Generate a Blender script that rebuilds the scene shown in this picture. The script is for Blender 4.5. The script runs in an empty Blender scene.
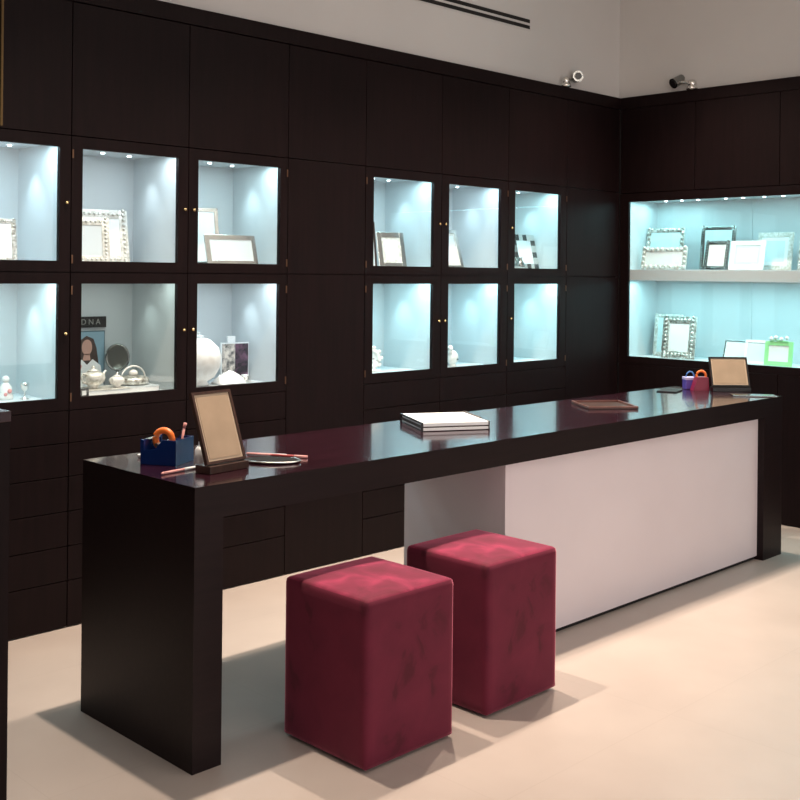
import bpy, bmesh, math, random
from mathutils import Vector, Matrix
random.seed(7)
C = bpy.context.scene
COL = C.collection
PI = math.pi

# ------------------------------------------------------------------ materials
def srgb(r, g, b):
    def f(c):
        c /= 255.0
        return c/12.92 if c <= .04045 else ((c+.055)/1.055)**2.4
    return (f(r), f(g), f(b), 1)

def mat(name, col, rough=.5, metal=0, spec=.5, sheen=0, emis=None, estr=0, coat=0):
    m = bpy.data.materials.new(name); m.use_nodes = True
    b = m.node_tree.nodes['Principled BSDF']
    b.inputs['Base Color'].default_value = col
    b.inputs['Roughness'].default_value = rough
    b.inputs['Metallic'].default_value = metal
    b.inputs['Specular IOR Level'].default_value = spec
    b.inputs['Coat Weight'].default_value = coat
    b.inputs['Sheen Weight'].default_value = sheen
    if emis:
        b.inputs['Emission Color'].default_value = emis
        b.inputs['Emission Strength'].default_value = estr
    return m

def noise_mix(m, ca, cb, scale=5, stretch=(1,1,1), detail=4, lo=.35, hi=.65, bump=0, rough=None, dist=0):
    nt = m.node_tree; N = nt.nodes; L = nt.links; b = N['Principled BSDF']
    tc = N.new('ShaderNodeTexCoord'); mp = N.new('ShaderNodeMapping'); mp.inputs['Scale'].default_value = stretch
    L.new(tc.outputs['Object'], mp.inputs['Vector'])
    n = N.new('ShaderNodeTexNoise'); n.inputs['Scale'].default_value = scale; n.inputs['Detail'].default_value = detail
    n.inputs['Distortion'].default_value = dist
    L.new(mp.outputs[0], n.inputs['Vector'])
    r = N.new('ShaderNodeValToRGB'); r.color_ramp.elements[0].position = lo; r.color_ramp.elements[1].position = hi
    r.color_ramp.elements[0].color = ca; r.color_ramp.elements[1].color = cb
    L.new(n.outputs[0], r.inputs[0]); L.new(r.outputs[0], b.inputs['Base Color'])
    if bump:
        bp = N.new('ShaderNodeBump'); bp.inputs['Strength'].default_value = bump; bp.inputs['Distance'].default_value = .003
        L.new(n.outputs[0], bp.inputs['Height']); L.new(bp.outputs[0], b.inputs['Normal'])
    if rough:
        mr = N.new('ShaderNodeMapRange'); mr.inputs['To Min'].default_value = rough[0]; mr.inputs['To Max'].default_value = rough[1]
        L.new(n.outputs[0], mr.inputs['Value']); L.new(mr.outputs[0], b.inputs['Roughness'])
    return m

def lin(r, g, b): return (r, g, b, 1)
M = {}
M['wenge'] = noise_mix(mat('wenge_wood', lin(.02,.01,.011), .5, spec=.12), lin(.0062,.0027,.003), lin(.0092,.004,.0044), 6, (8,8,.5), 5, bump=.05)
M['wenge_h'] = noise_mix(mat('wenge_counter', lin(.02,.01,.011), .45, spec=.2), lin(.0095,.0045,.005), lin(.0135,.0066,.007), 6, (.6,8,8), 5)
M['wenge_top'] = noise_mix(mat('wenge_counter_top', lin(.02,.01,.011), .17, spec=.5, coat=.3), lin(.015,.003,.006), lin(.028,.006,.012), 6, (.6,8,8), 5, rough=(.13,.2))
M['carcass'] = mat('dark_carcass', lin(.006,.004,.004), .7, spec=.2)
M['lining'] = mat('white_lining', lin(.6,.64,.66), .5)
M['shelf'] = mat('white_shelf', lin(.7,.76,.8), .4)
M['white'] = noise_mix(mat('white_laminate', lin(.7,.64,.65), .5, spec=.3), lin(.76,.69,.72), lin(.8,.73,.76), 1.5)
M['plaster'] = noise_mix(mat('plaster_wall', lin(.55,.52,.49), .9, spec=.2), lin(.56,.545,.53), lin(.6,.585,.57), 1.2)
M['ceil'] = noise_mix(mat('ceiling_paint', lin(.6,.58,.55), .9), lin(.58,.56,.53), lin(.62,.6,.57), 1.2)
M['brass'] = mat('brass', lin(.85,.62,.3), .25, 1)
M['bronze'] = mat('bronze_hinge', lin(.18,.1,.06), .4, .8)
M['silver'] = mat('silver', lin(.8,.79,.76), .25, 1)
M['silver_hammered'] = noise_mix(mat('silver_ornate', lin(.8,.78,.72), .35, .75), lin(.35,.33,.28), lin(.95,.93,.88), 60, bump=.6)
M['silver_white'] = noise_mix(mat('whitish_silver', lin(.8,.78,.72), .4, .3), lin(.6,.58,.52), lin(.9,.89,.86), 70, bump=.6)
M['chrome_dark'] = mat('dark_silver', lin(.3,.31,.3), .25, 1)
M['black'] = mat('black_lacquer', lin(.008,.007,.008), .3)
M['matteblack'] = mat('black_matte', lin(.006,.006,.006), .7)
M['white_card'] = mat('white_card', lin(.9,.92,.93), .6)
M['grey_mirror'] = mat('mirror_glass', lin(.4,.47,.46), .12, 1)
M['porcelain'] = mat('porcelain', lin(.88,.87,.85), .2)
M['white_ceramic_pattern'] = noise_mix(mat('white_relief', lin(.88,.87,.85), .3), lin(.8,.79,.78), lin(.9,.9,.9), 35, bump=.5)
M['tan'] = noise_mix(mat('tan_suede', lin(.4,.29,.2), .8, spec=.2), lin(.37,.275,.19), lin(.42,.31,.215), 12)
M['tan_edge'] = mat('tan_border', lin(.52,.4,.28), .6)
M['brownwood'] = noise_mix(mat('brown_wood', lin(.06,.03,.02), .35), lin(.035,.016,.012), lin(.06,.028,.02), 8, (8,1,1))
M['redwood'] = noise_mix(mat('reddish_wood', lin(.2,.07,.04), .3), lin(.1,.035,.028), lin(.18,.07,.05), 8, (1,8,8))
M['blue'] = mat('blue_plastic', lin(.004,.022,.12), .25)
M['blue_light'] = mat('light_blue_plastic', lin(.05,.15,.4), .3)
M['orange'] = mat('orange_tape', lin(.9,.2,.03), .35)
M['pinkpen'] = mat('pink_pen', lin(.75,.35,.33), .35)
M['redpen'] = mat('red_plastic', lin(.4,.06,.06), .35)
M['crimson'] = mat('crimson_plastic', lin(.22,.01,.04), .35)
M['purple'] = mat('purple_plastic', lin(.12,.08,.4), .35)
M['lilac'] = mat('lilac_label', lin(.55,.5,.8), .5)
M['greenframe'] = mat('green_enamel', lin(.35,.8,.35), .3)
M['aqua'] = mat('pale_aqua_picture', lin(.7,.83,.85), .5)
M['led'] = mat('led_lens', lin(1,1,1), .3, emis=(.85,.97,1,1), estr=14)
M['mauve'] = noise_mix(mat('dark_print', lin(.1,.05,.1), .5), lin(.012,.01,.02), lin(.25,.12,.2), 22, lo=.45, hi=.75, dist=1)
M['collage'] = noise_mix(mat('collage_print', lin(.1,.05,.1), .5), lin(.1,.1,.1), lin(.8,.72,.65), 30, lo=.4, hi=.6)
M['posterblue'] = mat('poster_blue', lin(.22,.36,.45), .5)
M['skin'] = mat('printed_skin', lin(.55,.32,.26), .6)
M['hair'] = mat('printed_dark_hair', lin(.05,.03,.025), .6)
M['bluegrey'] = mat('poster_border', lin(.06,.12,.15), .5)
M['letter'] = mat('pale_lettering', lin(.3,.3,.28), .5)
M['pink'] = mat('pink_ceramic', lin(.75,.3,.28), .4)
M['slot'] = mat('grille_black', lin(.004,.004,.004), .6)
M['goldtrim'] = mat('gold_trim', lin(.12,.07,.015), .5, .3)

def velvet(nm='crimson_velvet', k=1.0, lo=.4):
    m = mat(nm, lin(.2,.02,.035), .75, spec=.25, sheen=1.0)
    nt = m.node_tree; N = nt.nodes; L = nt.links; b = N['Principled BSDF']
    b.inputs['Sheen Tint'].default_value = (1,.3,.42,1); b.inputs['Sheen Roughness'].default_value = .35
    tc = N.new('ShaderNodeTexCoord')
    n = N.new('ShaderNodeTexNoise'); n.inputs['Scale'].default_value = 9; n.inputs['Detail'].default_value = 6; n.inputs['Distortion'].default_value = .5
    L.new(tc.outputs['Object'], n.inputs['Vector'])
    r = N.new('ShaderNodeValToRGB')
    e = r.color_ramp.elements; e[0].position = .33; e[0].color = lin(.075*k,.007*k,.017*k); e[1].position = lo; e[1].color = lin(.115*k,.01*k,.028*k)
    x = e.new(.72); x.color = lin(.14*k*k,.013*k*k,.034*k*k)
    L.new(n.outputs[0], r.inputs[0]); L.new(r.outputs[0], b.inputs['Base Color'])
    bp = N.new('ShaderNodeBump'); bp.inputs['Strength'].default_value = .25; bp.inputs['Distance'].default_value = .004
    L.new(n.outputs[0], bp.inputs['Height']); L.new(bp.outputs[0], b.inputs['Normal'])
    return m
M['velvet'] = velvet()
M['velvet_top'] = velvet('crimson_velvet_lit_top', 1.75, .5)  # brighter copy for the seat tops, overhead light painted into the colour

def floor_mat():
    m = mat('beige_stone_floor', lin(.6,.52,.43), .35, spec=.3)
    nt = m.node_tree; N = nt.nodes; L = nt.links; b = N['Principled BSDF']
    tc = N.new('ShaderNodeTexCoord'); mp = N.new('ShaderNodeMapping'); mp.inputs['Location'].default_value = (.37,.74,0)
    L.new(tc.outputs['Object'], mp.inputs['Vector'])
    n = N.new('ShaderNodeTexNoise'); n.inputs['Scale'].default_value = 2.2; n.inputs['Detail'].default_value = 6
    L.new(tc.outputs['Object'], n.inputs['Vector'])
    r = N.new('ShaderNodeValToRGB'); e = r.color_ramp.elements
    e[0].position = .35; e[0].color = lin(.48,.41,.365); e[1].position = .65; e[1].color = lin(.53,.455,.405)
    L.new(n.outputs[0], r.inputs[0])
    br = N.new('ShaderNodeTexBrick'); br.offset = 0; br.inputs['Scale'].default_value = 1
    br.inputs['Brick Width'].default_value = .9; br.inputs['Row Height'].default_value = .9
    br.inputs['Mortar Size'].default_value = .0025; br.inputs['Mortar Smooth'].default_value = .3
    br.inputs['Color1'].default_value = (1,1,1,1); br.inputs['Color2'].default_value = (.985,.985,.985,1); br.inputs['Mortar'].default_value = (.95,.945,.94,1)
    L.new(mp.outputs[0], br.inputs['Vector'])
    mx = N.new('ShaderNodeMix'); mx.data_type = 'RGBA'; mx.blend_type = 'MULTIPLY'; mx.inputs['Factor'].default_value = 1
    L.new(r.outputs[0], mx.inputs['A']); L.new(br.outputs[0], mx.inputs['B']); L.new(mx.outputs['Result'], b.inputs['Base Color'])
    return m
M['floor'] = floor_mat()

def glass_mat():
    m = bpy.data.materials.new('pane_glass'); m.use_nodes = True
    nt = m.node_tree; N = nt.nodes; L = nt.links; N.clear()
    o = N.new('ShaderNodeOutputMaterial'); t = N.new('ShaderNodeBsdfTransparent'); g = N.new('ShaderNodeBsdfGlossy')
    t.inputs[0].default_value = (.97,.985,.98,1); g.inputs['Roughness'].default_value = .02
    lw = N.new('ShaderNodeLayerWeight'); lw.inputs[0].default_value = .5
    pw = N.new('ShaderNodeMath'); pw.operation = 'POWER'; pw.inputs[1].default_value = 5; L.new(lw.outputs['Facing'], pw.inputs[0])
    f = N.new('ShaderNodeMath'); f.operation = 'MULTIPLY_ADD'; f.inputs[1].default_value = .95; f.inputs[2].default_value = .035; L.new(pw.outputs[0], f.inputs[0])
    mx = N.new('ShaderNodeMixShader')
    L.new(f.outputs[0], mx.inputs[0]); L.new(t.outputs[0], mx.inputs[1]); L.new(g.outputs[0], mx.inputs[2]); L.new(mx.outputs[0], o.inputs[0])
    return m
M['glass'] = glass_mat()

# ------------------------------------------------------------------ mesh helpers
def nb(): return bmesh.new()
def bx(bm, x0, x1, y0, y1, z0, z1, bev=0, mtx=None):
    ret = bmesh.ops.create_cube(bm, size=1)
    vs = ret['verts']
    for v in vs:
        v.co = Vector(((x0+x1)/2+v.co.x*(x1-x0), (y0+y1)/2+v.co.y*(y1-y0), (z0+z1)/2+v.co.z*(z1-z0)))
    if bev:
        es = list({e for v in vs for e in v.link_edges})
        r = bmesh.ops.bevel(bm, geom=es, offset=bev, segments=2, affect='EDGES', profile=.5)
        vs = list({v for f in r['faces'] for v in f.verts} | {v for v in vs if v.is_valid})
    if mtx is not None: bmesh.ops.transform(bm, matrix=mtx, verts=vs)
    return vs
def cyl(bm, p0, p1, r0, r1=None, seg=16):
    r1 = r0 if r1 is None else r1
    p0, p1 = Vector(p0), Vector(p1); d = p1-p0
    ret = bmesh.ops.create_cone(bm, cap_ends=True, segments=seg, radius1=r0, radius2=r1, depth=d.length)
    q = Vector((0,0,1)).rotation_difference(d.normalized()).to_matrix().to_4x4()
    bmesh.ops.transform(bm, matrix=Matrix.Translation((p0+p1)/2) @ q, verts=ret['verts'])
def ball(bm, p, r, s=(1,1,1), sub=2):
    ret = bmesh.ops.create_icosphere(bm, subdivisions=sub, radius=1)
    bmesh.ops.transform(bm, matrix=Matrix.Translation(p) @ Matrix.Diagonal((r*s[0], r*s[1], r*s[2], 1)), verts=ret['verts'])
def lathe(bm, prof, seg=24, off=(0,0,0), ang=2*PI, sx=1, sy=1):
    rings = []
    for r, z in prof:
        rings.append([bm.verts.new((off[0]+sx*r*math.cos(2*PI*k/seg), off[1]+sy*r*math.sin(2*PI*k/seg), off[2]+z)) for k in range(seg)])
    for a, b in zip(rings, rings[1:]):
        for k in range(seg):
            bm.faces.new((a[k], a[(k+1)%seg], b[(k+1)%seg], b[k]))
    bm.faces.new(list(reversed(rings[0]))); bm.faces.new(rings[-1])
def tube(bm, pts, r, seg=8, closed=False):
    pts = [Vector(p) for p in pts]; n = len(pts); rings = []
    for i, p in enumerate(pts):
        a = pts[i-1] if (i or closed) else p; b = pts[(i+1) % n] if (i < n-1 or closed) else p
        t = (b-a).normalized(); u = t.orthogonal() if abs(t.z) > .95 else t.cross(Vector((0,0,1))); u.normalize(); w = t.cross(u)
        rr = r[i] if isinstance(r, (list, tuple)) else r
        rings.append([bm.verts.new(p + rr*(math.cos(2*PI*k/seg)*u + math.sin(2*PI*k/seg)*w)) for k in range(seg)])
    for i in range(n if closed else n-1):
        a, b = rings[i], rings[(i+1) % n]
        for k in range(seg): bm.faces.new((a[k], a[(k+1)%seg], b[(k+1)%seg], b[k]))
    if not closed:
        bm.faces.new(list(reversed(rings[0]))); bm.faces.new(rings[-1])
def torus(bm, c, R, r, axis='y', seg=28, sec=10):
    pts = []
    for k in range(seg):
        a = 2*PI*k/seg; u, v = R*math.cos(a), R*math.sin(a)
        pts.append(Vector(c) + {'y': Vector((u,0,v)), 'x': Vector((0,u,v)), 'z': Vector((u,v,0))}[axis])
    tube(bm, pts, r, sec, True)
def prism(bm, poly, y0, y1):       # polygon in x,z extruded along y
    a = [bm.verts.new((x, y0, z)) for x, z in poly]; b = [bm.verts.new((x, y1, z)) for x, z in poly]
    bm.faces.new(a); bm.faces.new(list(reversed(b)))
    for k in range(len(poly)):
        j = (k+1) % len(poly); bm.faces.new((a[j], a[k], b[k], b[j]))
def disc(bm, cx, cz, rx, rz, y0, y1, seg=20):
    prism(bm, [(cx+rx*math.cos(2*PI*k/seg), cz+rz*math.sin(2*PI*k/seg)) for k in range(seg)], y0, y1)

def obj(name, bm, m, parent=None, smooth=False, mtx=None, label=None):
    bmesh.ops.recalc_face_normals(bm, faces=bm.faces)
    if mtx is not None: bmesh.ops.transform(bm, matrix=mtx, verts=bm.verts)
    me = bpy.data.meshes.new(name); bm.to_mesh(me); bm.free()
    me.materials.append(M[m] if isinstance(m, str) else m)
    if smooth:
        for p in me.polygons: p.use_smooth = True
    o = bpy.data.objects.new(name, me); COL.objects.link(o)
    if parent: o.parent = parent
    if label: o['label'] = label
    return o
def tag(o, label, cat, group=None):
    o['label'] = label; o['category'] = cat
    if group: o['group'] = group
    return o
def thing(name, label, cat, loc=(0,0,0), rz=0, group=None):
    o = bpy.data.objects.new(name, None); COL.objects.link(o); o.empty_display_size = .05
    o.location = loc; o.rotation_euler = (0,0,rz)
    return tag(o, label, cat, group)
def struct(name, bm, m, label=None):
    o = obj(name, bm, m); o['kind'] = 'structure'
    if label: o['label'] = label
    return o
def dup(o, parent=None):
    c = o.copy(); COL.objects.link(c)
    if parent: c.parent = parent
    for ch in list(o.children): dup(ch, c)
    return c

# ------------------------------------------------------------------ dimensions
W, R, T, CH = 1.485, 4.419, 2.688, 3.5
XL, YF = -4.4, -5.2

# ------------------------------------------------------------------ setting
b = nb(); bx(b, XL, R+.7, YF, W+.7, -.1, 0); struct('floor', b, 'floor')
b = nb(); bx(b, XL, R+.7, YF, W+.7, CH, CH+.1); struct('ceiling', b, 'ceil')
b = nb(); bx(b, XL, R+.03, W+.03, W+.5, T+.001, CH); bx(b, XL, R+.03, W+.5, W+.6, 0, CH); struct('wall_back', b, 'plaster')
b = nb(); bx(b, R+.03, R+.5, YF, W+.5, T+.001, CH); bx(b, R+.5, R+.6, YF, W+.5, 0, CH); struct('wall_right', b, 'plaster')
b = nb(); bx(b, XL-.1, XL, YF, W+.6, 0, CH); struct('wall_left', b, 'plaster')
b = nb(); bx(b, XL, R+.6, YF-.1, YF, 0, CH); struct('wall_front', b, 'plaster')
b = nb(); bx(b, -1.35, R, W-.004, W+.47, 2.611, T, .002); o = struct('trim_1', b, 'wenge'); o['label'] = 'dark wood cornice along the top of the left cabinets'
b = nb(); bx(b, R-.004, R+.47, -.8, W-.005, 2.611, T, .002); o = struct('trim_2', b, 'wenge'); o['label'] = 'dark wood cornice along the top of the right cabinets'
b = nb(); bx(b, .078, .087, W-.009, W-.0005, 2.06, 2.6); o = struct('trim_3', b, 'goldtrim'); o['label'] = 'thin gold edge strip at the far left'

# linear air grille set in the plaster wall
g = thing('air_grille', 'long black two-slot air grille set high in the pale wall', 'air vent', (2.86, W+.03, 3.03))
b = nb(); bx(b, -.62, .62, -.006, -.0004, -.036, .036, .001); obj('frame', b, 'plaster', g)
for dz in (-.0185, .0185):
    b = nb(); bx(b, -.6, .6, -.008, -.0064, dz-.011, dz+.011); obj('slot', b, 'slot', g)

# ------------------------------------------------------------------ back wall cabinets
ZD = [.004, .196, .34, .485, .63, .77, .905]      # drawer seams
G = .002                                          # half gap
def carcass(bm, x0, x1, zs, d=.46):
    bx(bm, x0+.0005, x0+.017, W+.024, W+d, 0, 2.61); bx(bm, x1-.017, x1-.0005, W+.024, W+d, 0, 2.61)
    bx(bm, x0+.017, x1-.017, W+d-.012, W+d, 0, 2.61)
    for z in zs: bx(bm, x0+.017, x1-.017, W+.024, W+d-.012, z-.008, z+.008)
def panel(name, x0, x1, z0, z1, parent, m='wenge', gap=G):
    b = nb(); bx(b, x0+gap, x1-gap, W, W+.022, z0+gap, z1-gap, .0012); return obj(name, b, m, parent)

def niche_box(wx0, wx1, z0, z1, parent):
    # open-fronted pale lining of one lit niche
    b = nb(); a0, a1 = wx0-.022, wx1+.018; zb, zt = z0-.012, z1+.02; y0, y1 = W+.026, W+.41; t = .004
    bx(b, a0-t, a1+t, y1, y1+t, zb-t, zt+t)
    bx(b, a0-t, a0, y0, y1, zb-t, zt+t); bx(b, a1, a1+t, y0, y1, zb-t, zt+t)
    bx(b, a0, a1, y0, y1, zb-t, zb); bx(b, a0, a1, y0, y1, zt, zt+t)
    return obj('niche_lining', b, 'lining', parent), a0, a1, zb, zt

COOL = (.56,.88,1.0)
def area(name, loc, sx, sy, e, col, rot=(0,0,0), spread=PI):
    l = bpy.data.lights.new(name, 'AREA'); l.shape = 'RECTANGLE'; l.size = sx; l.size_y = sy; l.energy = e; l.color = col; l.spread = spread
    o = bpy.data.objects.new(name, l); o.location = loc; o.rotation_euler = rot; COL.objects.link(o); return o

def glass_door(x0, x1, z0, z1, w, parent, knob, hinge):
    wx0, wx1, wz0, wz1 = w
    b = nb(); y0, y1 = W, W+.022
    bx(b, x0+G, wx0, y0, y1, z0+G, z1-G); bx(b, wx1, x1-G, y0, y1, z0+G, z1-G)
    bx(b, wx0, wx1, y0, y1, z0+G, wz0); bx(b, wx0, wx1, y0, y1, wz1, z1-G)
    d = obj('door', b, 'wenge', parent)
    b = nb(); bx(b, wx0, wx1, W+.009, W+.012, wz0, wz1); obj('glass_pane', b, 'glass', d)
    kx = x1-.024 if knob > 0 else x0+.024; kz = (wz0+wz1)/2+.005 if z0 > 1.4 else (wz0+wz1)/2+.03
    b = nb(); cyl(b, (kx, W-.0005, kz), (kx, W-.008, kz), .004, seg=12); ball(b, (kx, W-.012, kz), .0078)
    obj('knob', b, 'brass', d, True)
    hx = x1-.006 if hinge > 0 else x0+.006
    for hz in (z0+.055, z1-.075):
        b = nb(); bx(b, hx-.0035, hx+.0035, W-.004, W-.0005, hz-.018, hz+.018, .001); obj('hinge', b, 'bronze', d)
    return d

COLS = [ # x0, x1, upper/lower window x, knob side, where
 (-.189, .3895, -.14, .3376, 1, 'at the far left edge', (1,1,1)),
 (.3895, .968, .4414, .9146, 1, 'second from the left', (.95,1,.97)),
 (.968, 1.5465, 1.0213, 1.4977, -1, 'third from the left', (1,1,1)),
 (2.0685, 2.655, 2.1287, 2.5916, 1, 'first of the right-hand three', (1,1,1)),
 (2.655, 3.2415, 2.7175, 3.1756, -1, 'middle of the right-hand three', (1,1,1)),
 (3.2415, 3.828, 3.3075, 3.7624, -1, 'nearest the room corner', (1,1,1)),
]
NE = [(4.3,3.9),(3.3,1.35),(4.0,3.0),(3.6,3.9),(3.1,3.6),(3.6,3.9)]
NC = [((.66,.9,1),(.68,.96,1)), ((.8,.93,1),(.85,1,.93)), ((.68,.93,1),(.76,.92,1)), ((.58,.9,1),(.55,.93,1)), ((.62,.88,1),(.5,.9,1)), ((.52,.93,1),(.5,.93,1))]
CLAB = ['dark wood cabinet column with two lit glass doors, cut by the left photo edge',
 'dark wood cabinet column whose lower niche holds a silver tea set and mirror',
 'dark wood cabinet column whose lower niche holds the big white urn, left of blank column',
 'dark wood cabinet column just right of the blank wall column, white clock in lower niche',
 'dark wood cabinet column, middle one of the right-hand trio of lit glass columns',
 'dark wood cabinet column with lit glass doors closest to the room corner']
for i, (x0, x1, wx0, wx1, kn, where, _) in enumerate(COLS):
    t = thing('display_cabinet', CLAB[i], 'cabinet', group='lit display cabinet columns on the long wall')
    b = nb(); carcass(b, x0, x1, (.01, .905, 1.478, 2.05, 2.6)); obj('carcass', b, 'carcass', t)
    panel('upper_door', x0, x1, 2.05, 2.609, t)
    hs = 1 if i in (2, 4, 5) else -1
    for (z0, z1, w0, w1, k) in ((1.4805, 2.05, 1.528, 2.0, 0), (.905, 1.4805, .957, 1.433, 1)):
        glass_door(x0, x1, z0, z1, (wx0, wx1, w0, w1), t, kn, hs)
        nl, a0, a1, zb, zt = niche_box(wx0, wx1, w0, w1, t)
        for q, fx in enumerate((.2, .5, .8)):
            b = nb(); lx, ly = a0+(a1-a0)*fx, W+.28-(.03 if q == 1 else 0); cyl(b, (lx, ly, zt-.004), (lx, ly, zt-.0004), .0085, seg=12); obj('led_spot', b, 'led', nl)
        area('niche_lamp', ((a0+a1)/2, W+.075, zt-.008), a1-a0-.06, .08, NE[i][k]*(.6 if i < 3 else .72), NC[i][k])
        # narrow spot grazing the right side wall as in the photo
        s = bpy.data.lights.new('niche_spot', 'SPOT'); s.energy = NE[i][k]*.8; s.color = NC[i][k]; s.spot_size = 1.0; s.spot_blend = 1.0; s.shadow_soft_size = .01
        so = bpy.data.objects.new('niche_spot', s); so.location = (a1-.09, W+.25, zt-.02); so.rotation_euler = (0, -.28, 0); COL.objects.link(so)
    for z0, z1 in zip(ZD[:-1], ZD[1:]): panel('drawer', x0, x1, z0, z1, t)

def blank(x0, x1, label):
    t = thing('wall_cabinet', label, 'cabinet', group='blank dark cabinet columns on the long wall')
    b = nb(); carcass(b, x0, x1, (.01, 1.478, 2.05, 2.6)); obj('carcass', b, 'carcass', t)
    panel('upper_door', x0, x1, 2.05, 2.609, t); panel('middle_door', x0, x1, 1.4805, 2.05, t); panel('lower_door', x0, x1, .004, 1.4805, t)
blank(-.7675, -.189, 'blank dark cabinet column beyond the left edge of the photo')
blank(-1.346, -.7675, 'blank dark cabinet column furthest left, outside the photo')
blank(1.5465, 2.0685, 'blank dark wood cabinet column between the two groups of lit niches')
blank(3.828, 4.4175, 'blank dark wood cabinet column in the corner left of the wide showcase')

# ------------------------------------------------------------------ right wall cabinets and showcase
YS = [1.460, .921, .349, -.223, -.795]
UL = ['dark cabinet door unit above showcase, closest to the room corner', 'dark cabinet unit above showcase, second from the room corner',
      'dark cabinet unit above showcase, at the right photo edge', 'dark cabinet unit above showcase, outside the photo to the right']
BL = ['dark base cabinet under the wide showcase, in the room corner', 'dark base cabinet under the wide showcase, second from the corner',
      'dark base cabinet under the wide showcase, behind the counter end', 'dark base cabinet under the wide showcase, outside the photo']
for k in range(4):
    y1, y0 = YS[k], YS[k+1]
    if k == 0: y1 = W-.004
    t = thing('overhead_cabinet', UL[k], 'cabinet', group='dark cabinets above the wide showcase')
    b = nb(); bx(b, R+.024, R+.46, y0+.001, y1-.001, 2.042, 2.609); obj('carcass', b, 'carcass', t)
    b = nb(); bx(b, R, R+.022, y0+G, y1-G, 2.042+G, 2.609, .0012); obj('door', b, 'wenge', t)
    t = thing('base_cabinet', BL[k], 'cabinet', group='dark base cabinets under the wide showcase')
    b = nb(); bx(b, R+.024, R+.46, y0+.001, y1-.001, .0, .899); obj('carcass', b, 'carcass', t)
    b = nb(); bx(b, R, R+.022, y0+G, y1-G, .004, .899, .0012); obj('door', b, 'wenge', t)
ya, yb = -.72, 1.411; za, zb_ = .9495, 1.9842
t = thing('wall_showcase', 'wide lit glass showcase with two bays and a thick white shelf on right wall', 'showcase')
b = nb(); bx(b, R, R+.022, yb, W-.004, .901, 2.04); bx(b, R, R+.022, -.795, ya, .901, 2.04); bx(b, R, R+.022, ya, yb, .901, za); bx(b, R, R+.022, ya, yb, zb_, 2.04)
obj('frame', b, 'wenge', t)
b = nb(); x1 = R+.36
bx(b, R+.0225, x1+.01, ya-.02, ya-.005, .905, 2.038); bx(b, R+.0225, x1+.01, yb+.005, yb+.02, .905, 2.038)
bx(b, R+.0225, x1, ya-.005, yb+.005, .905, za-.004); bx(b, R+.0225, x1, ya-.005, yb+.005, zb_+.012, 2.038)
obj('lining', b, 'lining', t)
for (p0, p1) in ((ya-.005, -.0), (.002, .704), (.706, yb+.005)):
    b = nb(); bx(b, x1, x1+.01, p0, p1, za-.004, 2.0, .0008); obj('back_panel', b, 'lining', t)
b = nb(); bx(b, R+.02, x1-.0005, ya-.0045, yb+.0045, 1.4578, 1.5311, .002); sh = obj('shelf', b, 'shelf', t)
b = nb(); bx(b, R+.006, R+.011, ya, yb, za, zb_); obj('glass_pane', b, 'glass', t)
for yy in (1.26, 1.14, 1.02, .82, .7, .555, .43, .3, .1, -.1, -.35, -.55):
    b = nb(); cyl(b, (R+.22, yy, zb_+.008), (R+.22, yy, zb_+.0118), .0085, seg=12); obj('led_spot', b, 'led', t)
SC = (.46,.93,.98)
ym = (ya+yb)/2
area('showcase_lamp_top', (R+.065, ym, zb_+.004), .08, yb-ya-.06, 6.6, SC)
area('showcase_lamp_low', (R+.065, ym, 1.452), .08, yb-ya-.06, 10.5, SC)
for yy in (1.33, 1.1): area('showcase_spot', (R+.2, yy, zb_), .03, .03, .5, SC)

# ------------------------------------------------------------------ counter
L, D, H, TL, TR, SB = 3.765, .658, .85, .104, .205, .1008
t = thing('service_counter', 'long dark wood waterfall counter with glossy top and white front panel', 'counter')
b = nb(); bx(b, 0, L, 0, D, H-SB, H); sl = obj('top_slab', b, 'wenge_h', t); sl.data.materials.append(M['wenge_top'])
for p in sl.data.polygons:
    if p.normal.z > .9: p.material_index = 1
b = nb(); bx(b, 0, TL, 0, D, 0, H-SB); obj('leg', b, 'wenge_h', t)
b = nb(); bx(b, L-TR, L, 0, D, 0, H-SB); obj('leg', b, 'wenge_h', t)
b = nb(); bx(b, 1.479, L-TR-.001, .035, .045, .02, H-SB-.001); obj('front_panel', b, 'white', t, label='flat white front panel')
b = nb(); bx(b, 1.479, L-TR-.001, .0455, .592, .02, H-SB-.001); obj('cabinet_body', b, 'white', t, label='white storage box under the counter top')
b = nb(); bx(b, 1.49, L-TR-.001, .05, .54, 0, .0195); obj('toe_kick', b, 'matteblack', t)

# near-left plinth
t = thing('display_plinth', 'dark wood plinth cut off by the left photo edge in the foreground', 'plinth', (0,0,0))
b = nb(); bx(b, -1.12, -.486, .176, .60, 0, 1.1-.03, .002); obj('body', b, 'wenge', t)
b = nb(); bx(b, -1.12, -.4845, .1745, .60, 1.0705, 1.1, .002); obj('top', b, 'wenge_top', t)

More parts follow.
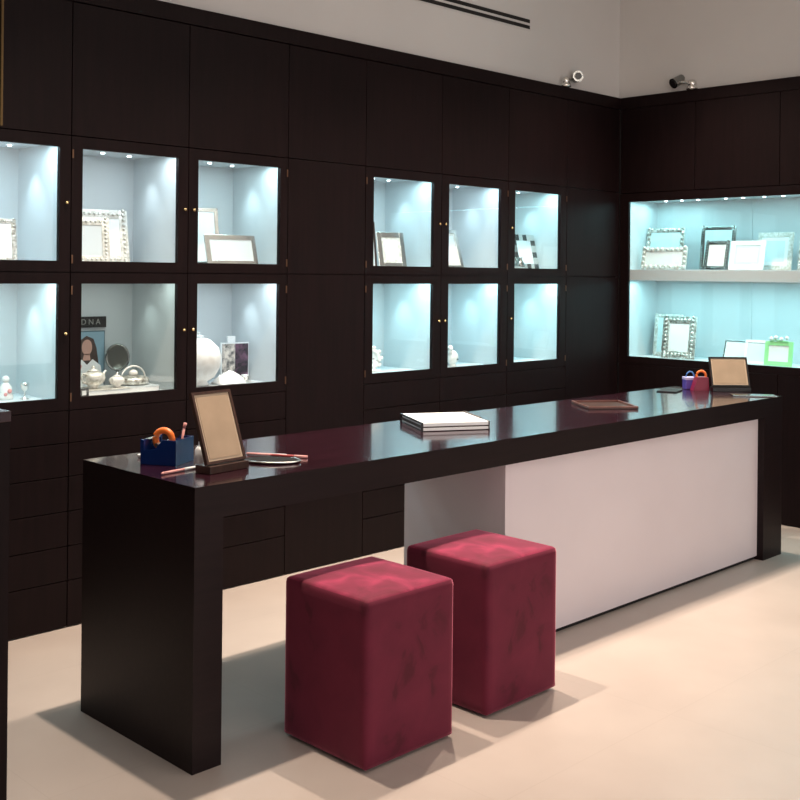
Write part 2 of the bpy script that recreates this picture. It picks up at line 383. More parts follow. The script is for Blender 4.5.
# ------------------------------------------------------------------ stools
def rounded_box(hx, hy, hz, r, n=14, puff=.012):
    bm = nb()
    bmesh.ops.create_cube(bm, size=2)
    bmesh.ops.subdivide_edges(bm, edges=bm.edges[:], cuts=n, use_grid_fill=True)
    rnd = random.Random(3)
    for v in bm.verts:
        p = Vector((v.co.x, v.co.y, v.co.z))
        # push grid lines toward the edges so the roundings are smooth
        q = Vector([math.copysign(abs(c)**.55, c) for c in p])
        p = Vector((q.x*hx, q.y*hy, q.z*hz))
        i = Vector((max(-(hx-r), min(hx-r, p.x)), max(-(hy-r), min(hy-r, p.y)), max(-(hz-r), min(hz-r, p.z))))
        d = p-i
        if d.length > 1e-9: p = i + d.normalized()*r
        fx, fy = 1-(p.x/hx)**2, 1-(p.y/hy)**2
        if p.z < -(hz-r): p = Vector((max(-hx+.004,min(hx-.004,p.x*1.02)), max(-hy+.004,min(hy-.004,p.y*1.02)), p.z))
        if p.z > hz-r*1.2: p.z += puff*max(0,fx)*max(0,fy)
        v.co = p
    return bm
def make_stool(label):
    t = thing('upholstered_stool', label, 'stool', group='crimson velvet cube stools at the counter')
    b = rounded_box(.1945, .1945, .253, .016, puff=.01)
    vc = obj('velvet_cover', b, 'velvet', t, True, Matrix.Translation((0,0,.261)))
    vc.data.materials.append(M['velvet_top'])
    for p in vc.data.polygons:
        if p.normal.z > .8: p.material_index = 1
    b = nb(); bx(b, -.17, .17, -.17, .17, 0, .012); obj('base', b, 'matteblack', t)
    return t
s1 = make_stool('crimson velvet cube stool nearer the left leg of the counter')
s1.location = (.3716+.1915, -.3519+.1915, 0)
s2 = dup(s1); s2['label'] = 'crimson velvet cube stool beside the white counter panel'
s2.location = (.9415+.1915, -.3339+.1915, 0); s2.rotation_euler = (0,0,.006)

# ------------------------------------------------------------------ picture frames
def frame(label, loc, rz, w, h, bw=.018, lean=12, fm='silver', pm='white_card', bead=0, check=False, mat_border=None, group=None, cat='picture frame', thick=.01, slab=None, name='picture_frame'):
    t = thing(name, label, cat, loc, rz, group)
    if lean*PI/180 > 0:
        a = -lean*PI/180
    else: a = 0
    mt = Matrix.Translation((0,0,thick*math.sin(-a)+.0005)) @ Matrix.Rotation(a, 4, 'X')
    b = nb()
    for (x0,x1,z0,z1) in ((-w/2,-w/2+bw,0,h),(w/2-bw,w/2,0,h),(-w/2+bw,w/2-bw,0,bw),(-w/2+bw,w/2-bw,h-bw,h)):
        bx(b, x0, x1, 0, thick, z0, z1, .0012)
    if bead:
        for s in (-1,1):
            n = max(3, int(h/bead)); 
            for k in range(n+1): ball(b, (s*(w/2-bw/2), -.001, bead*.5+(h-bead*.6)*k/n), bead*random.uniform(.32,.46), sub=1)
            n = max(3, int(w/bead))
            for k in range(1,n): ball(b, (-w/2+w*k/n, -.001, (h-bw/2) if s > 0 else bw/2+.003), bead*random.uniform(.32,.46), sub=1)
    f = obj('frame', b, fm, t, bool(bead), mt)
    if check:
        b = nb()
        n = 6
        for s in (-1,1):
            for k in range(n):
                if k % 2 == 0: bx(b, s*(w/2-bw/2)-bw*.42, s*(w/2-bw/2)+bw*.42, -.0015, -.0002, h*k/n+.004, h*(k+1)/n)
            for k in range(1, n-1):
                if k % 2 == 1: bx(b, -w/2+w*k/n, -w/2+w*(k+1)/n-.002, -.0015, -.0002, (h-bw+.002) if s > 0 else .002, (h-.002) if s > 0 else bw-.002)
        obj('check_inlay', b, 'black', t, mtx=mt)
    if mat_border:
        b = nb(); bx(b, -w/2+bw, w/2-bw, thick*.35, thick*.6, bw, h-bw); obj('border', b, mat_border, t, mtx=mt)
        q = bw+min(w,h)*.1
        b = nb(); bx(b, -w/2+q, w/2-q, thick*.2, thick*.34, q, h-q); obj('picture', b, pm, t, mtx=mt)
    else:
        b = nb(); bx(b, -w/2+bw, w/2-bw, thick*.3, thick*.6, bw, h-bw); obj('picture', b, pm, t, mtx=mt)
    # easel strut touching the shelf behind
    top = mt @ Vector((0, thick, h*.6)); foot = Vector((0, top.y+h*.16+.008, .0025))
    b = nb(); cyl(b, top, foot, .003, seg=8); obj('strut', b, fm, t)
    return t
GU = 'silver frames in the upper niches'; GS = 'frames in the wide showcase'
ZU, ZLO = 1.5165, .9455     # niche floors
tilt = .0
frame('ornate beaded frame in the upper far-left niche, cut by the photo edge', (.165,1.64,ZU), -.15, .13, .185, .02, 10, 'silver_hammered', bead=.015, group=GU)
frame('wide pale silver ornate frame standing at the back of the second upper niche', (.665,1.71,ZU), -.1, .27, .25, .04, 10, 'silver_white', bead=.022, group=GU)
frame('small pale ornate frame in front of the wide one in the second upper niche', (.555,1.60,ZU), -.25, .16, .205, .034, 10, 'silver_white', 'shelf', bead=.018, group=GU)
frame('tall silver frame with white picture, at the back of third upper niche', (1.205,1.75,ZU), -.25, .24, .29, .02, 12, 'chrome_dark', bead=0, group=GU)
frame('landscape silver frame lying low in front in the third upper niche', (1.31,1.6,ZU), -.1, .28, .155, .024, 16, 'silver', 'lining', group=GU)
frame('slim pale frame half hidden at left edge of fourth upper niche', (2.29,1.70,ZU), -.2, .13, .26, .012, 8, 'brownwood', group=GU)
frame('plain silver frame with wide border in the fourth upper niche', (2.425,1.63,ZU), -.15, .185, .205, .03, 12, 'silver', 'shelf', mat_border='silver_white', group=GU)
frame('tilted silver frame half hidden in the fifth upper niche', (2.955,1.66,ZU), -.1, .17, .245, .022, 18, 'silver', 'shelf', mat_border='silver_white', group=GU)
frame('frame with black and white checked border in upper niche closest to corner', (3.66,1.66,ZU), -.1, .21, .235, .042, 14, 'silver', 'shelf', check=True, group=GU)
o = nb(); lathe(o, [(.018,0),(.03,.012),(.034,.035),(.02,.055),(.012,.07),(.018,.078),(.016,.08)], 20)
o = obj('small_vase', o, 'chrome_dark', None, True); o.location = (3.50,1.6,ZU+.0005); tag(o, 'small dark metal vase left of the checked frame', 'vase')

# second lower niche: sign, poster, tea things
def local(o, loc, rz=0): o.location = loc; o.rotation_euler = (0,0,rz); return o
t = thing('name_sign', 'black sign with pale capital letters hung above the poster', 'sign', (.66, W+.4045, 1.25))
b = nb(); bx(b, -.12, .125, -.012, -.0002, -.025, .025, .001); obj('board', b, 'matteblack', t)
cu = bpy.data.curves.new('lettering', 'FONT'); cu.body = 'E D N A'; cu.size = .036; cu.align_x = 'CENTER'; cu.align_y = 'CENTER'; cu.extrude = .0008
tmp = bpy.data.objects.new('tmp', cu); COL.objects.link(tmp); bpy.context.view_layer.update()
me = bpy.data.meshes.new_from_object(tmp.evaluated_get(bpy.context.evaluated_depsgraph_get())); bpy.data.objects.remove(tmp)
me.materials.clear(); me.materials.append(M['letter'])
lo = bpy.data.objects.new('lettering', me); COL.objects.link(lo); lo.parent = t; lo.location = (.03,-.0135,0); lo.rotation_euler = (PI/2,0,0)
t = thing('portrait_poster', 'small poster of a long-haired woman on pale blue, under the black sign', 'poster', (.66, W+.37, ZLO+.0005))
b = nb(); bx(b, -.105, .105, 0, .006, 0, .265); obj('backing', b, 'bluegrey', t)
b = nb(); bx(b, -.1, .1, -.002, -.0002, .004, .26); obj('background', b, 'posterblue', t)
b = nb(); prism(b, [(-.075,.06),(-.07,.17),(-.055,.22),(-.02,.243),(.015,.228),(.03,.19),(.04,.13),(.045,.07),(.02,.05)], -.0036, -.0022); obj('hair', b, 'hair', t, mtx=Matrix.Translation((.03,0,.0)))
b = nb(); disc(b, -.018, .19, .026, .036, -.005, -.0038); prism(b, [(-.032,.16),(-.004,.16),(.0,.13),(-.04,.13)], -.005, -.0038); obj('face', b, 'skin', t, mtx=Matrix.Translation((.03,0,.0)))
b = nb(); prism(b, [(-.095,.005),(-.085,.1),(-.045,.135),(-.018,.11),(.01,.135),(.05,.105),(.07,.005)], -.0062, -.0052); obj('blouse', b, 'white_card', t, mtx=Matrix.Translation((.03,0,.0)))
t = thing('table_mirror', 'small oval silver table mirror on a stand in second lower niche', 'mirror', (.80, 1.80, ZLO+.0005), -.55)
b = nb(); lathe(b, [(.035,0),(.036,.006),(.012,.014),(.007,.04),(.007,.082)], 20); obj('stand', b, 'silver', t, True)
b = nb(); 
pts = [(.05*math.cos(2*PI*k/28), -.004, .142+.058*math.sin(2*PI*k/28)) for k in range(28)]; tube(b, pts, .006, 8, True); obj('rim', b, 'chrome_dark', t, True)
b = nb(); disc(b, 0, .142, .048, .056, -.006, -.001, 28); obj('mirror_glass', b, 'grey_mirror', t)
def teapot(label, loc, rz, s, m, group='silver and white tea pieces on the books', wood=False):
    t = thing('teapot', label, 'teapot', loc, rz, group)
    b = nb(); lathe(b, [(.02*s,0),(.024*s,.003*s),(.018*s,.008*s),(.04*s,.024*s),(.046*s,.04*s),(.04*s,.056*s),(.022*s,.064*s)], 24); obj('body', b, m, t, True)
    b = nb(); lathe(b, [(.023*s,.0645*s),(.018*s,.07*s),(.005*s,.074*s),(.007*s,.08*s),(.003*s,.086*s)], 20); obj('lid', b, m, t, True)
    b = nb(); tube(b, [(.042*s,0,.03*s),(.06*s,0,.038*s),(.066*s,0,.055*s),(.076*s,0,.062*s)], [.009*s,.007*s,.005*s,.004*s], 10); obj('spout', b, m, t, True)
    b = nb(); tube(b, [(-.04*s,0,.054*s),(-.06*s,0,.06*s),(-.07*s,0,.045*s),(-.06*s,0,.026*s),(-.043*s,0,.026*s)], .0035*s, 8); obj('handle', b, m, t, True)
    return t
def book(label, loc, rz, w, d, h, m, group='pale books under the tea pieces'):
    t = thing('book', label, 'book', loc, rz, group)
    b = nb(); bx(b, -w/2+.003, w/2-.003, -d/2+.003, d/2-.002, .0025, h-.0025); obj('pages', b, 'white_card', t)
    b = nb(); bx(b, -w/2, w/2, -d/2, d/2, 0, .0024, .0004); bx(b, -w/2, w/2, -d/2, d/2, h-.0024, h, .0004); bx(b, -w/2, w/2, d/2-.002, d/2, .0024, h-.0024); obj('cover', b, m, t)
    return t
book('pale grey book lying flat under the small teapots', (.62,1.625,ZLO+.0005), -.05, .21, .16, .027, 'silver_white')
book('pale grey book lying flat under the handled silver dish', (.81,1.66,ZLO+.0005), -.12, .165, .16, .027, 'shelf')
t = thing('gift_box', 'small dark box with a pale label left of the flat books', 'box', (.49, 1.565, ZLO+.0003))
b = nb(); bx(b, -.021, .021, -.025, .025, 0, .04, .001); obj('body', b, 'chrome_dark', t)
b = nb(); bx(b, -.012, .008, -.0265, -.0252, .01, .03); obj('label_panel', b, 'white_card', t)
teapot('squat white and silver teapot on left flat book', (.575,1.62,ZLO+.028), .4, 1.15, 'silver_white')
teapot('small creamy teapot beside the white one on the left flat book', (.68,1.60,ZLO+.028), -2.5, .75, 'porcelain')
t = thing('handled_dish', 'silver dish with hoop handle on the right flat book', 'dish', (.795, 1.655, ZLO+.028), .1, 'silver and white tea pieces on the books')
b = nb(); lathe(b, [(.045,0),(.068,.006),(.072,.024),(.06,.036),(.03,.042)], 28); obj('bowl', b, 'silver_hammered', t, True)
b = nb(); tube(b, [(.066*math.cos(a), 0, .026+.058*math.sin(a)) for a in [PI*k/14 for k in range(15)]], .0042, 8); obj('handle', b, 'porcelain', t, True)
b = nb(); lathe(b, [(.012,.0425),(.022,.048),(.018,.062),(.004,.068)], 16); obj('knob', b, 'porcelain', t, True)
o = nb(); lathe(o, [(.012,0),(.022,.008),(.026,.022),(.018,.034),(.024,.04)], 18); o = obj('red_cup', o, 'pink', None, True); local(o, (.535,1.70,ZLO+.0005+.1)); tag(o, 'small pinkish red bowl on the clear riser before the poster', 'bowl')
o = nb(); bx(o, -.035, .035, -.03, .03, 0, .1, .003); o = obj('riser_block', o, 'shelf'); local(o, (.535,1.735,ZLO+.0005)); tag(o, 'pale riser block under the pinkish red bowl', 'riser')

# third lower niche
t = thing('urn', 'big round white relief urn at the left of third lower niche', 'urn', (1.15, 1.665, ZLO+.0003))
b = nb(); lathe(b, [(.05,0),(.055,.006),(.045,.018),(.08,.04),(.108,.09),(.113,.135),(.1,.18),(.06,.218),(.03,.23)], 36); obj('body', b, 'white_ceramic_pattern', t, True)
b = nb(); lathe(b, [(.032,.2305),(.026,.238),(.008,.242),(.012,.25),(.004,.256)], 24); obj('lid', b, 'porcelain', t, True)
t = thing('art_print', 'dark purple framed print standing at back of third lower niche', 'picture', (1.425, 1.74, ZLO+.0003), -.1)
b = nb(); bx(b, -.08, .08, 0, .012, 0, .19, .001); obj('backing', b, 'white_card', t)
b = nb(); bx(b, -.0, .074, -.002, -.0003, .006, .184); obj('dark_print', b, 'mauve', t)
b = nb(); bx(b, -.074, -.002, -.002, -.0003, .006, .184); obj('collage_print', b, 'collage', t)
o = nb(); bx(o, -.024, .024, -.004, .006, 0, .032, .002); o = obj('price_card', o, 'white_card'); local(o, (1.405,1.747,ZLO+.191)); tag(o, 'tiny white card standing on top of the dark print', 'card')
t = thing('folded_napkins', 'crumpled white cloth lying right of the white urn', 'cloth', (1.31,1.635,ZLO+.0005))
b = nb(); bmesh.ops.create_grid(b, x_segments=14, y_segments=10, size=1)
rn = random.Random(4)
for v in b.verts:
    x, y = v.co.x, v.co.y; e = max(0,(1-x*x)*(1-y*y))
    v.co = Vector((x*.075, y*.05, .002+e**.5*(.035+.02*math.sin(x*6+y*3)+.01*rn.random())))
ge = b.faces[:]; bmesh.ops.solidify(b, geom=ge, thickness=.002); obj('cloth', b, 'white_card', t, True, Matrix.Translation((0,0,.002)))
t = thing('small_tealight', 'low silver candle holder in front of the dark print', 'candle holder', (1.42,1.65,ZLO+.0005))
b = nb(); lathe(b, [(.02,0),(.03,.004),(.024,.012),(.03,.026),(.026,.03)], 20); obj('holder', b, 'silver', t, True)
b = nb(); lathe(b, [(.018,.0305),(.018,.036),(.002,.037)], 16); obj('candle', b, 'white_card', t, True)

# first lower niche
t = thing('figurine', 'little white and pink figurine at bottom left photo edge niche', 'figurine', (.215,1.70,ZLO+.0005))
b = nb(); lathe(b, [(.03,0),(.032,.01),(.022,.03),(.026,.05),(.014,.065),(.01,.07)], 20); ball(b, (0,0,.083), .016); obj('body', b, 'porcelain', t, True)
b = nb(); ball(b, (.006,-.026,.035), .01, (1,.6,1)); ball(b, (-.012,-.026,.022), .008, (1,.6,1)); obj('flowers', b, 'pink', t, True)
t = thing('glass_goblet', 'tiny stemmed goblet right of the white and pink figurine', 'goblet', (.28,1.66,ZLO+.0005))
b = nb(); lathe(b, [(.018,0),(.018,.002),(.004,.006),(.003,.032),(.014,.042),(.018,.06),(.017,.068)], 20); obj('bowl', b, 'silver', t, True)

# right group, lower
t = thing('mantel_clock', 'round white ornate mantel clock in first lower niche of the right trio', 'clock', (2.285,1.665,ZLO+.0005), -.5)
b = nb(); bx(b, -.055, .055, -.02, .02, 0, .014, .004)
torus(b, (0,0,.072), .046, .015, 'y')
for k in range(10): ball(b, (.06*math.cos(2*PI*k/10), -.002, .074+.06*math.sin(2*PI*k/10)), .014, sub=1)
ball(b, (-.0,0,.142), .014); obj('case', b, 'porcelain', t, True)
b = nb(); disc(b, 0, .072, .04, .04, -.006, .008, 28); obj('dial', b, 'white_card', t)
b = nb(); bx(b, -.0015, .0015, -.0085, -.007, .072, .1); bx(b, 0, .02, -.0085, -.007, .0705, .0735); obj('hands', b, 'chrome_dark', t)
t = thing('ceramic_bird', 'white round ceramic bird figure in the middle lower niche of right trio', 'figurine', (2.915,1.63,ZLO+.0005), .3)
b = nb(); ball(b, (0,0,.052), .045, (1,.75,1)); ball(b, (-.03,0,.105), .02, (1,.9,1.1)); cyl(b, (-.03,0,.07), (-.03,0,.1), .016, .012); cyl(b, (0,0,0), (0,0,.014), .026, .02); obj('body', b, 'porcelain', t, True)
b = nb(); cyl(b, (-.046,0,.106), (-.062,0,.102), .005, .001, 8); ball(b, (.0,-.034,.042), .008, sub=1); obj('beak_and_mark', b, 'chrome_dark', t, True)
t = thing('bottle_stopper', 'dark tall slim bottle behind the white ceramic bird', 'bottle', (2.965,1.735,ZLO+.0005))
b = nb(); lathe(b, [(.02,0),(.022,.01),(.022,.1),(.012,.118),(.012,.15)], 16); obj('body', b, 'chrome_dark', t, True)
b = nb(); cyl(b, (0,0,.1505), (0,0,.178), .015, .013); obj('stopper', b, 'black', t)

# wide showcase contents (frames face -X)
q = -PI/2; ZS1, ZS2 = 1.5315, .946
frame('ornate frame with round silver studs at back left of the showcase shelf', (4.61,1.265,ZS1), q+.12, .27, .285, .03, 10, 'silver_hammered', 'aqua', bead=.034, group=GS)
frame('wide low studded frame in front of the taller studded frame on shelf', (4.51,1.205,ZS1), q+.05, .33, .15, .03, 12, 'silver_white', 'white_card', bead=.034, group=GS)
frame('tall dark silver frame with mirror picture, second cluster on shelf', (4.63,.88,ZS1), q+.1, .235, .29, .026, 8, 'chrome_dark', 'aqua', bead=.016, group=GS)
frame('small dark beaded frame in front of the tall dark one on shelf', (4.52,.83,ZS1), q-.05, .17, .19, .024, 12, 'chrome_dark', 'white_card', bead=.018, group=GS)
frame('plain white landscape frame on the showcase shelf', (4.52,.62,ZS1), q, .235, .188, .03, 14, 'white_card', 'white_card', mat_border='aqua', group=GS)
frame('pale silver frame behind the plain white one on the shelf', (4.62,.485,ZS1), q, .235, .24, .03, 10, 'silver_white', 'aqua', mat_border='white_card', group=GS)
frame('ornate frame on the shelf cut by the right photo edge', (4.55,.195,ZS1), q, .2, .21, .028, 10, 'silver_hammered', bead=.02, group=GS)
frame('silver frame behind the ornate one at lower left of showcase', (4.66,1.262,ZS2), q+.1, .2, .285, .025, 8, 'silver_white', 'aqua', bead=.016, group=GS)
frame('ornate flowered silver frame with blank picture at lower left of showcase', (4.52,1.095,ZS2), q+.05, .24, .28, .048, 8, 'silver_hammered', 'white_card', bead=.026, group=GS)
frame('small clear frame with thin dark edge, lower bay of showcase', (4.56,.715,ZS2), q, .155, .14, .008, 18, 'chrome_dark', 'aqua', group=GS)
frame('small white frame right of the thin dark-edged one, lower bay', (4.52,.545,ZS2), q, .165, .15, .016, 14, 'white_card', 'shelf', group=GS)
t = frame('bright green frame with blossoms on top in the lower bay', (4.50,.39,ZS2), q, .18, .15, .026, 8, 'greenframe', 'white_card', group=GS)
b = nb()
for k, dy in enumerate((-.05,-.02,.015,.05)): ball(b, (dy, .02, .165+.008*(k%2)), .014, sub=1); 
obj('blossoms', b, 'porcelain', t, True)
b = nb(); tube(b, [(-.06,.02,.15),(-.03,.021,.158),(.0,.02,.155),(.06,.02,.15)], .004, 6); obj('stem', b, 'greenframe', t, True)

# ------------------------------------------------------------------ things on the counter
Z = H+.0006
def easel(label, loc, rz, w, h, lean, fm, pm, em, base_d=.07, name='display_easel'):
    t = thing(name, label, 'display stand', loc, rz)
    a = math.radians(lean)
    b = nb(); bx(b, -w/2, w/2, 0, base_d, 0, .024, .0015); obj('base', b, fm, t)
    mt = Matrix.Translation((0,.012,.029)) @ Matrix.Rotation(-a, 4, 'X')
    b = nb(); k = .009
    bx(b, -w/2, -w/2+k, 0, .014, 0, h); bx(b, w/2-k, w/2, 0, .014, 0, h); bx(b, -w/2+k, w/2-k, 0, .014, 0, k); bx(b, -w/2+k, w/2-k, 0, .014, h-k, h); bx(b, -w/2+k, w/2-k, .009, .014, k, h-k)
    obj('frame', b, fm, t, mtx=mt)
    b = nb(); bx(b, -w/2+k, w/2-k, .004, .0088, k, h-k); obj('border', b, em, t, mtx=mt)
    b = nb(); bx(b, -w/2+k+.008, w/2-k-.008, .0025, .0038, k+.008, h-k-.008); obj('panel', b, pm, t, mtx=mt)
    top = mt @ Vector((0,.014,h*.5)); b = nb(); cyl(b, top, (0, top.y+.045, .003), .004, seg=8); bx(b, -.02, .02, base_d, top.y+.05, 0, .004); obj('strut', b, fm, t)
    return t
easel('tan suede display panel in brown frame leaning back on left of counter', (.236,.150,Z), .12, .168, .236, 20, 'brownwood', 'tan', 'tan_edge')
t = easel('small black-framed tan panel leaning back at right end of counter', (3.735,.28,Z), -.75, .215, .172, 22, 'black', 'tan', 'tan_edge', .05)
o = nb(); bx(o, -.115, .115, -.045, .045, 0, .007, .002); o = obj('flat_tray', o, 'chrome_dark'); local(o, (3.632,.1,Z), -.9); tag(o, 'thin dark flat tray in front of the small black-framed panel', 'tray')
o = nb(); bx(o, -.075, .075, -.055, .055, 0, .006, .001); o = obj('dark_notepad', o, 'matteblack'); local(o, (3.50,.53,Z), .3); tag(o, 'thin black pad left of purple box at the counter far end', 'notepad')

def tape_organizer(label, loc, rz, w, d, h, body, tape, group=None):
    t = thing('tape_dispenser', label, 'tape dispenser', loc, rz, group)
    b = nb()
    poly = [(-w/2,0),(w/2,0),(w/2,h),(w*.12,h),(-w*.1,h*.62),(-w/2+.012,h*.55),(-w/2+.012,h*.95),(-w/2,h)]
    prism(b, poly, -d/2, -d/2+.006); prism(b, poly, d/2-.006, d/2)
    bx(b, -w/2, w/2, -d/2+.006, d/2-.006, 0, .01); bx(b, w/2-.006, w/2, -d/2+.006, d/2-.006, .01, h); bx(b, -w/2, -w/2+.008, -d/2+.006, d/2-.006, .01, h*.95)
    bx(b, w*.1, w*.14, -d/2+.006, d/2-.006, .01, h*.9)
    obj('body', b, body, t)
    b = nb(); torus(b, (-w*.1,0,h*.9), .031, .011, 'y', 28, 10); obj('tape_roll', b, tape, t, True)
    b = nb(); cyl(b, (-w*.08,-d/2+.007,h*.78), (-w*.08,d/2-.007,h*.78), .006); bx(b, -w/2+.001, -w/2+.02, -d*.3, d*.3, h*.952, h*.97); obj('hub_and_cutter', b, 'silver', t)
    return t
tape_organizer('blue desk organizer with orange tape roll, behind tan display panel', (.180,.425,Z), -1.07, .13, .125, .083, 'blue', 'orange')
o = nb(); cyl(o, (0,0,0), (.012,-.008,.098), .0045, seg=10); cyl(o, (.012,-.008,.098), (.016,-.010,.115), .006, seg=10); o = obj('pen', o, 'pinkpen', None, True); local(o, (.235,.435,Z+.0105)); tag(o, 'pinkish pen standing upright in the blue organizer', 'pen')
t = thing('glue_stick', 'white glue bottle between blue organizer and tan display panel', 'bottle', (.228,.303,Z))
b = nb(); lathe(b, [(.016,0),(.018,.004),(.018,.052),(.01,.062)], 20); obj('body', b, 'white_card', t, True)
b = nb(); cyl(b, (0,0,.0625), (0,0,.078), .008, .006); obj('cap', b, 'shelf', t)
o = nb(); bx(o, -.014, .014, -.008, .008, 0, .012, .003); o = obj('eraser', o, 'white_card'); local(o, (.166,.565,Z), .5); tag(o, 'tiny white eraser at the left back edge of counter', 'eraser')
def pen(label, a, b_, m, m2):
    t = thing('pen', label, 'pen', (a[0],a[1],Z), 0, 'pens lying on the counter')
    d = Vector((b_[0]-a[0], b_[1]-a[1], 0)); r = .0045
    b = nb(); cyl(b, (0,0,r), (d*.62)+Vector((0,0,r)), r, seg=10); cyl(b, (0,0,r), -d.normalized()*.008+Vector((0,0,r)), r, .001, 10); obj('barrel', b, m, t, True)
    b = nb(); cyl(b, (d*.625)+Vector((0,0,r)), d+Vector((0,0,r)), r*1.1, seg=10); obj('cap', b, m2, t, True)
pen('pink and white pen lying left of the tan display panel', (.045,.24), (.185,.262), 'pinkpen', 'white_card')
pen('pale pen lying closest to tan panel, behind the black pad', (.47,.365), (.545,.245), 'pinkpen', 'white_card')
pen('reddish pen lying right, pointing along the counter edge', (.515,.285), (.58,.175), 'redpen', 'pinkpen')
t = thing('note_tray', 'small black pad with curved silver edge right of tan panel', 'tray', (.445,.205,Z), -.9)
b = nb(); lathe(b, [(.085,0),(.09,.002),(.09,.006),(.085,.008)], 32, sx=1.1, sy=.65); obj('pad', b, 'carcass', t)
b = nb(); tube(b, [(.1*math.cos(a), .06*math.sin(a), .006) for a in [-PI*.8+PI*1.1*k/20 for k in range(21)]], .0035, 8); obj('silver_edge', b, 'silver', t, True)

# white stacked trays
t = thing('jewelry_tray', 'white stacked presentation tray with dark side rails on mid counter', 'tray', (1.335,.352,Z), -.5)
w_, d_ = .285, .31
b = nb(); bx(b, .004, w_, 0, d_, .002, .0135, .001); obj('tray_bottom', b, 'white_card', t)
b = nb(); bx(b, .004, w_, 0, d_, .0195, .034, .001); obj('tray_top', b, 'white_card', t)
b = nb(); bx(b, .006, w_-.004, .004, d_-.006, .0138, .0192); obj('spacer', b, 'brownwood', t)
b = nb(); bx(b, -.004, .003, -.001, .008, 0, .036); bx(b, -.004, .003, d_-.008, d_, 0, .036); bx(b, -.004, .003, .008, d_-.008, .030, .036); bx(b, -.004, .003, .008, d_-.008, .013, .017); obj('side_rail', b, 'black', t)
b = nb(); bx(b, w_+.0005, w_+.006, 0, .04, 0, .036); bx(b, w_+.0005, w_+.006, .1, d_, .0, .04); obj('side_rail', b, 'brownwood', t)
# brown tray
t = thing('wooden_tray', 'shallow reddish wooden tray on the counter right of white tray', 'tray', (2.60,.365,Z), -.62)
b = nb(); bx(b, -.1, .15, -.11, .15, 0, .005, .001); obj('bottom', b, 'brownwood', t)
b = nb(); bx(b, -.1, .15, -.11, -.1, .0052, .014, .001); bx(b, -.1, .15, .14, .15, .0052, .014, .001); bx(b, -.1, -.09, -.0995, .1395, .0052, .014, .001); bx(b, .14, .15, -.0995, .1395, .0052, .014, .001); obj('rim', b, 'redwood', t)
# purple and red dispensers
t = thing('storage_tub', 'small purple tub with lilac band at far end of counter', 'tub', (3.70,.52,Z), -.7)
b = nb(); bx(b, -.035, .035, -.03, .03, 0, .065, .004); obj('body', b, 'purple', t)
b = nb(); bx(b, -.036, .036, -.031, .031, .052, .068, .002); obj('band', b, 'lilac', t)
b = nb(); tube(b, [(.024*math.cos(a),0,.068+.03*math.sin(a)) for a in [PI*k/12 for k in range(13)]], .004, 8); obj('loop', b, 'blue_light', t, True)
t = thing('tape_holder', 'crimson holder with orange ring beside purple tub on counter', 'tape dispenser', (3.675,.445,Z), -.75)
b = nb(); prism(b, [(-.045,0),(.045,0),(.04,.075),(-.02,.075)], -.032, .032); obj('body', b, 'crimson', t)
b = nb(); torus(b, (.008,0,.082), .026, .007, 'y', 24, 8); obj('tape_roll', b, 'orange', t, True)

# ------------------------------------------------------------------ security cameras on the cabinet tops
def seccam(label, loc, rz, tiltx, rz2):
    t = thing('security_camera', label, 'security camera', loc, rz, 'small silver cameras above the cabinets')
    b = nb(); lathe(b, [(.036,0),(.036,.008),(.03,.02),(.016,.03)], 24); ball(b, (0,0,.036), .03); obj('mount', b, 'silver', t, True)
    b = nb(); tube(b, [(0,0,.04),(.05,0,.052),(.095,.0,.062)], .009, 10); obj('arm', b, 'silver', t, True)
    mt = Matrix.Translation((.105,-.01,.07)) @ Matrix.Rotation(rz2, 4, 'Z') @ Matrix.Rotation(tiltx, 4, 'X')
    b = nb(); cyl(b, (0,.035,0), (0,-.05,0), .028, .034, 24); obj('housing', b, 'chrome_dark', t, False, mt)
    b = nb(); cyl(b, (0,-.0505,0), (0,-.056,0), .022, seg=24); obj('lens', b, 'black', t, False, mt)
    return t
seccam('small silver camera above the left cabinets, lens facing the room', (3.80, W+.0, T+.0005), 0, -.02, -.75)
seccam('small silver camera above the right cabinets, lens pointing down left', (R-.0, .945, T+.0005), PI/2, .5, -3.45)

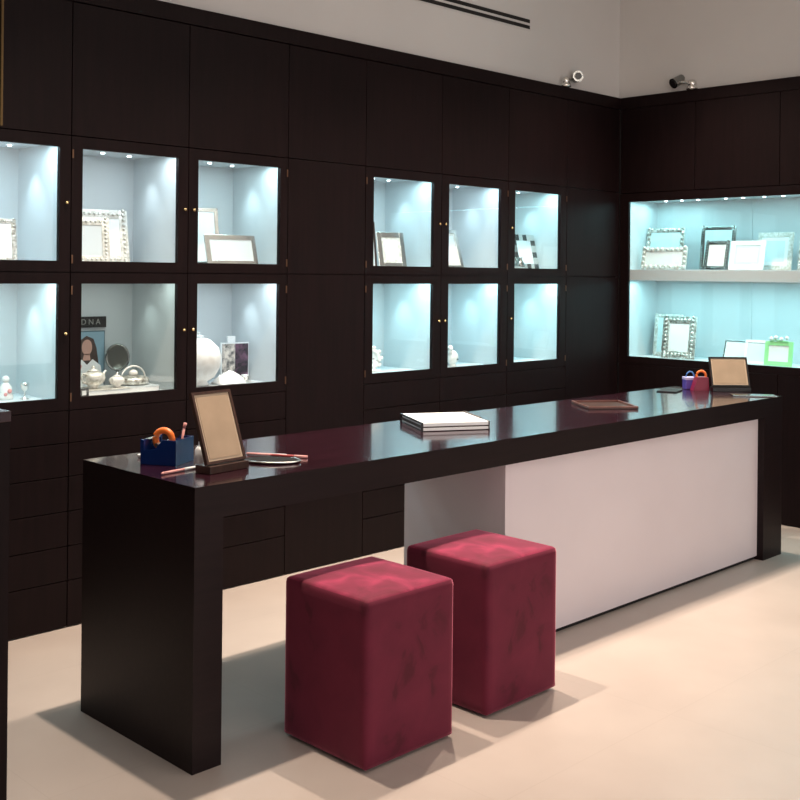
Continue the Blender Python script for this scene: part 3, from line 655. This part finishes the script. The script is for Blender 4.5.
# ------------------------------------------------------------------ lights
WARM = (1.0,.83,.68)
def spot(x, y, z, e, size=2.4, blend=.6, col=WARM, r=.035, aim=None):
    s = bpy.data.lights.new('ceiling_and_wash_spot', 'SPOT'); s.energy = e; s.color = col; s.spot_size = size; s.spot_blend = blend; s.shadow_soft_size = r
    o = bpy.data.objects.new('ceiling_and_wash_spot', s); o.location = (x,y,z); COL.objects.link(o)
    if aim: o.rotation_euler = (Vector(aim)-Vector((x,y,z))).to_track_quat('-Z','Y').to_euler()
    return o
for x, y in ((.38,.38), (1.45,.4), (2.55,.5), (3.6,.6)): spot(x, y, 3.45, 300, size=1.75, blend=1.0)
for x in (-1.5, .6, 2.7): spot(x, -2.6, 3.45, 12, r=.15)
spot(1.6,-1.6,3.3,70,size=1.5,blend=1,r=.3,aim=(2.6,1.5,3.0),col=(1,.86,.76))  # added wall wash, stands in for floor bounce on the back plaster
spot(2.4,.1,3.35,22,size=1.3,blend=1,r=.2,aim=(4.45,.5,2.95),col=(1,.82,.7))  # unseen extra spot, added to brighten the upper right wall
area('front_fill', (.5, YF+.05, 1.7), 6.5, 2.4, 95, (1,.93,.92), (PI/2,0,0))  # unseen broad fill, added to light the white panel from the front
area('ceiling_fill', (.3,-1.9,3.48), 5, 3, 26, (1,.9,.82))
w = bpy.data.worlds.new('World'); C.world = w; w.use_nodes = True
w.node_tree.nodes['Background'].inputs[0].default_value = (.5,.45,.42,1); w.node_tree.nodes['Background'].inputs[1].default_value = .05

# ------------------------------------------------------------------ camera
f, cy, yaw, roll = 1095.33, 273.3, .7843, .0100
cam = bpy.data.cameras.new('camera'); co = bpy.data.objects.new('camera', cam); COL.objects.link(co)
fwd = Vector((math.sin(yaw), math.cos(yaw), 0)); right = Vector((math.cos(yaw), -math.sin(yaw), 0)); up = Vector((0,0,1))
r2 = right*math.cos(roll)+up*math.sin(roll); u2 = -right*math.sin(roll)+up*math.cos(roll)
mw = Matrix((( r2.x,u2.x,-fwd.x,-1.8609),(r2.y,u2.y,-fwd.y,-2.7139),(r2.z,u2.z,-fwd.z,1.4899),(0,0,0,1)))
co.matrix_world = mw
cam.sensor_width = 36; cam.lens = f*36/800; cam.shift_y = -(400-cy)/800; cam.clip_start = .05
C.camera = co
C.view_settings.view_transform = 'Standard'
C.view_settings.look = 'None'
C.cycles.use_denoising = True
C.cycles.max_bounces = 8
C.cycles.sample_clamp_indirect = 4
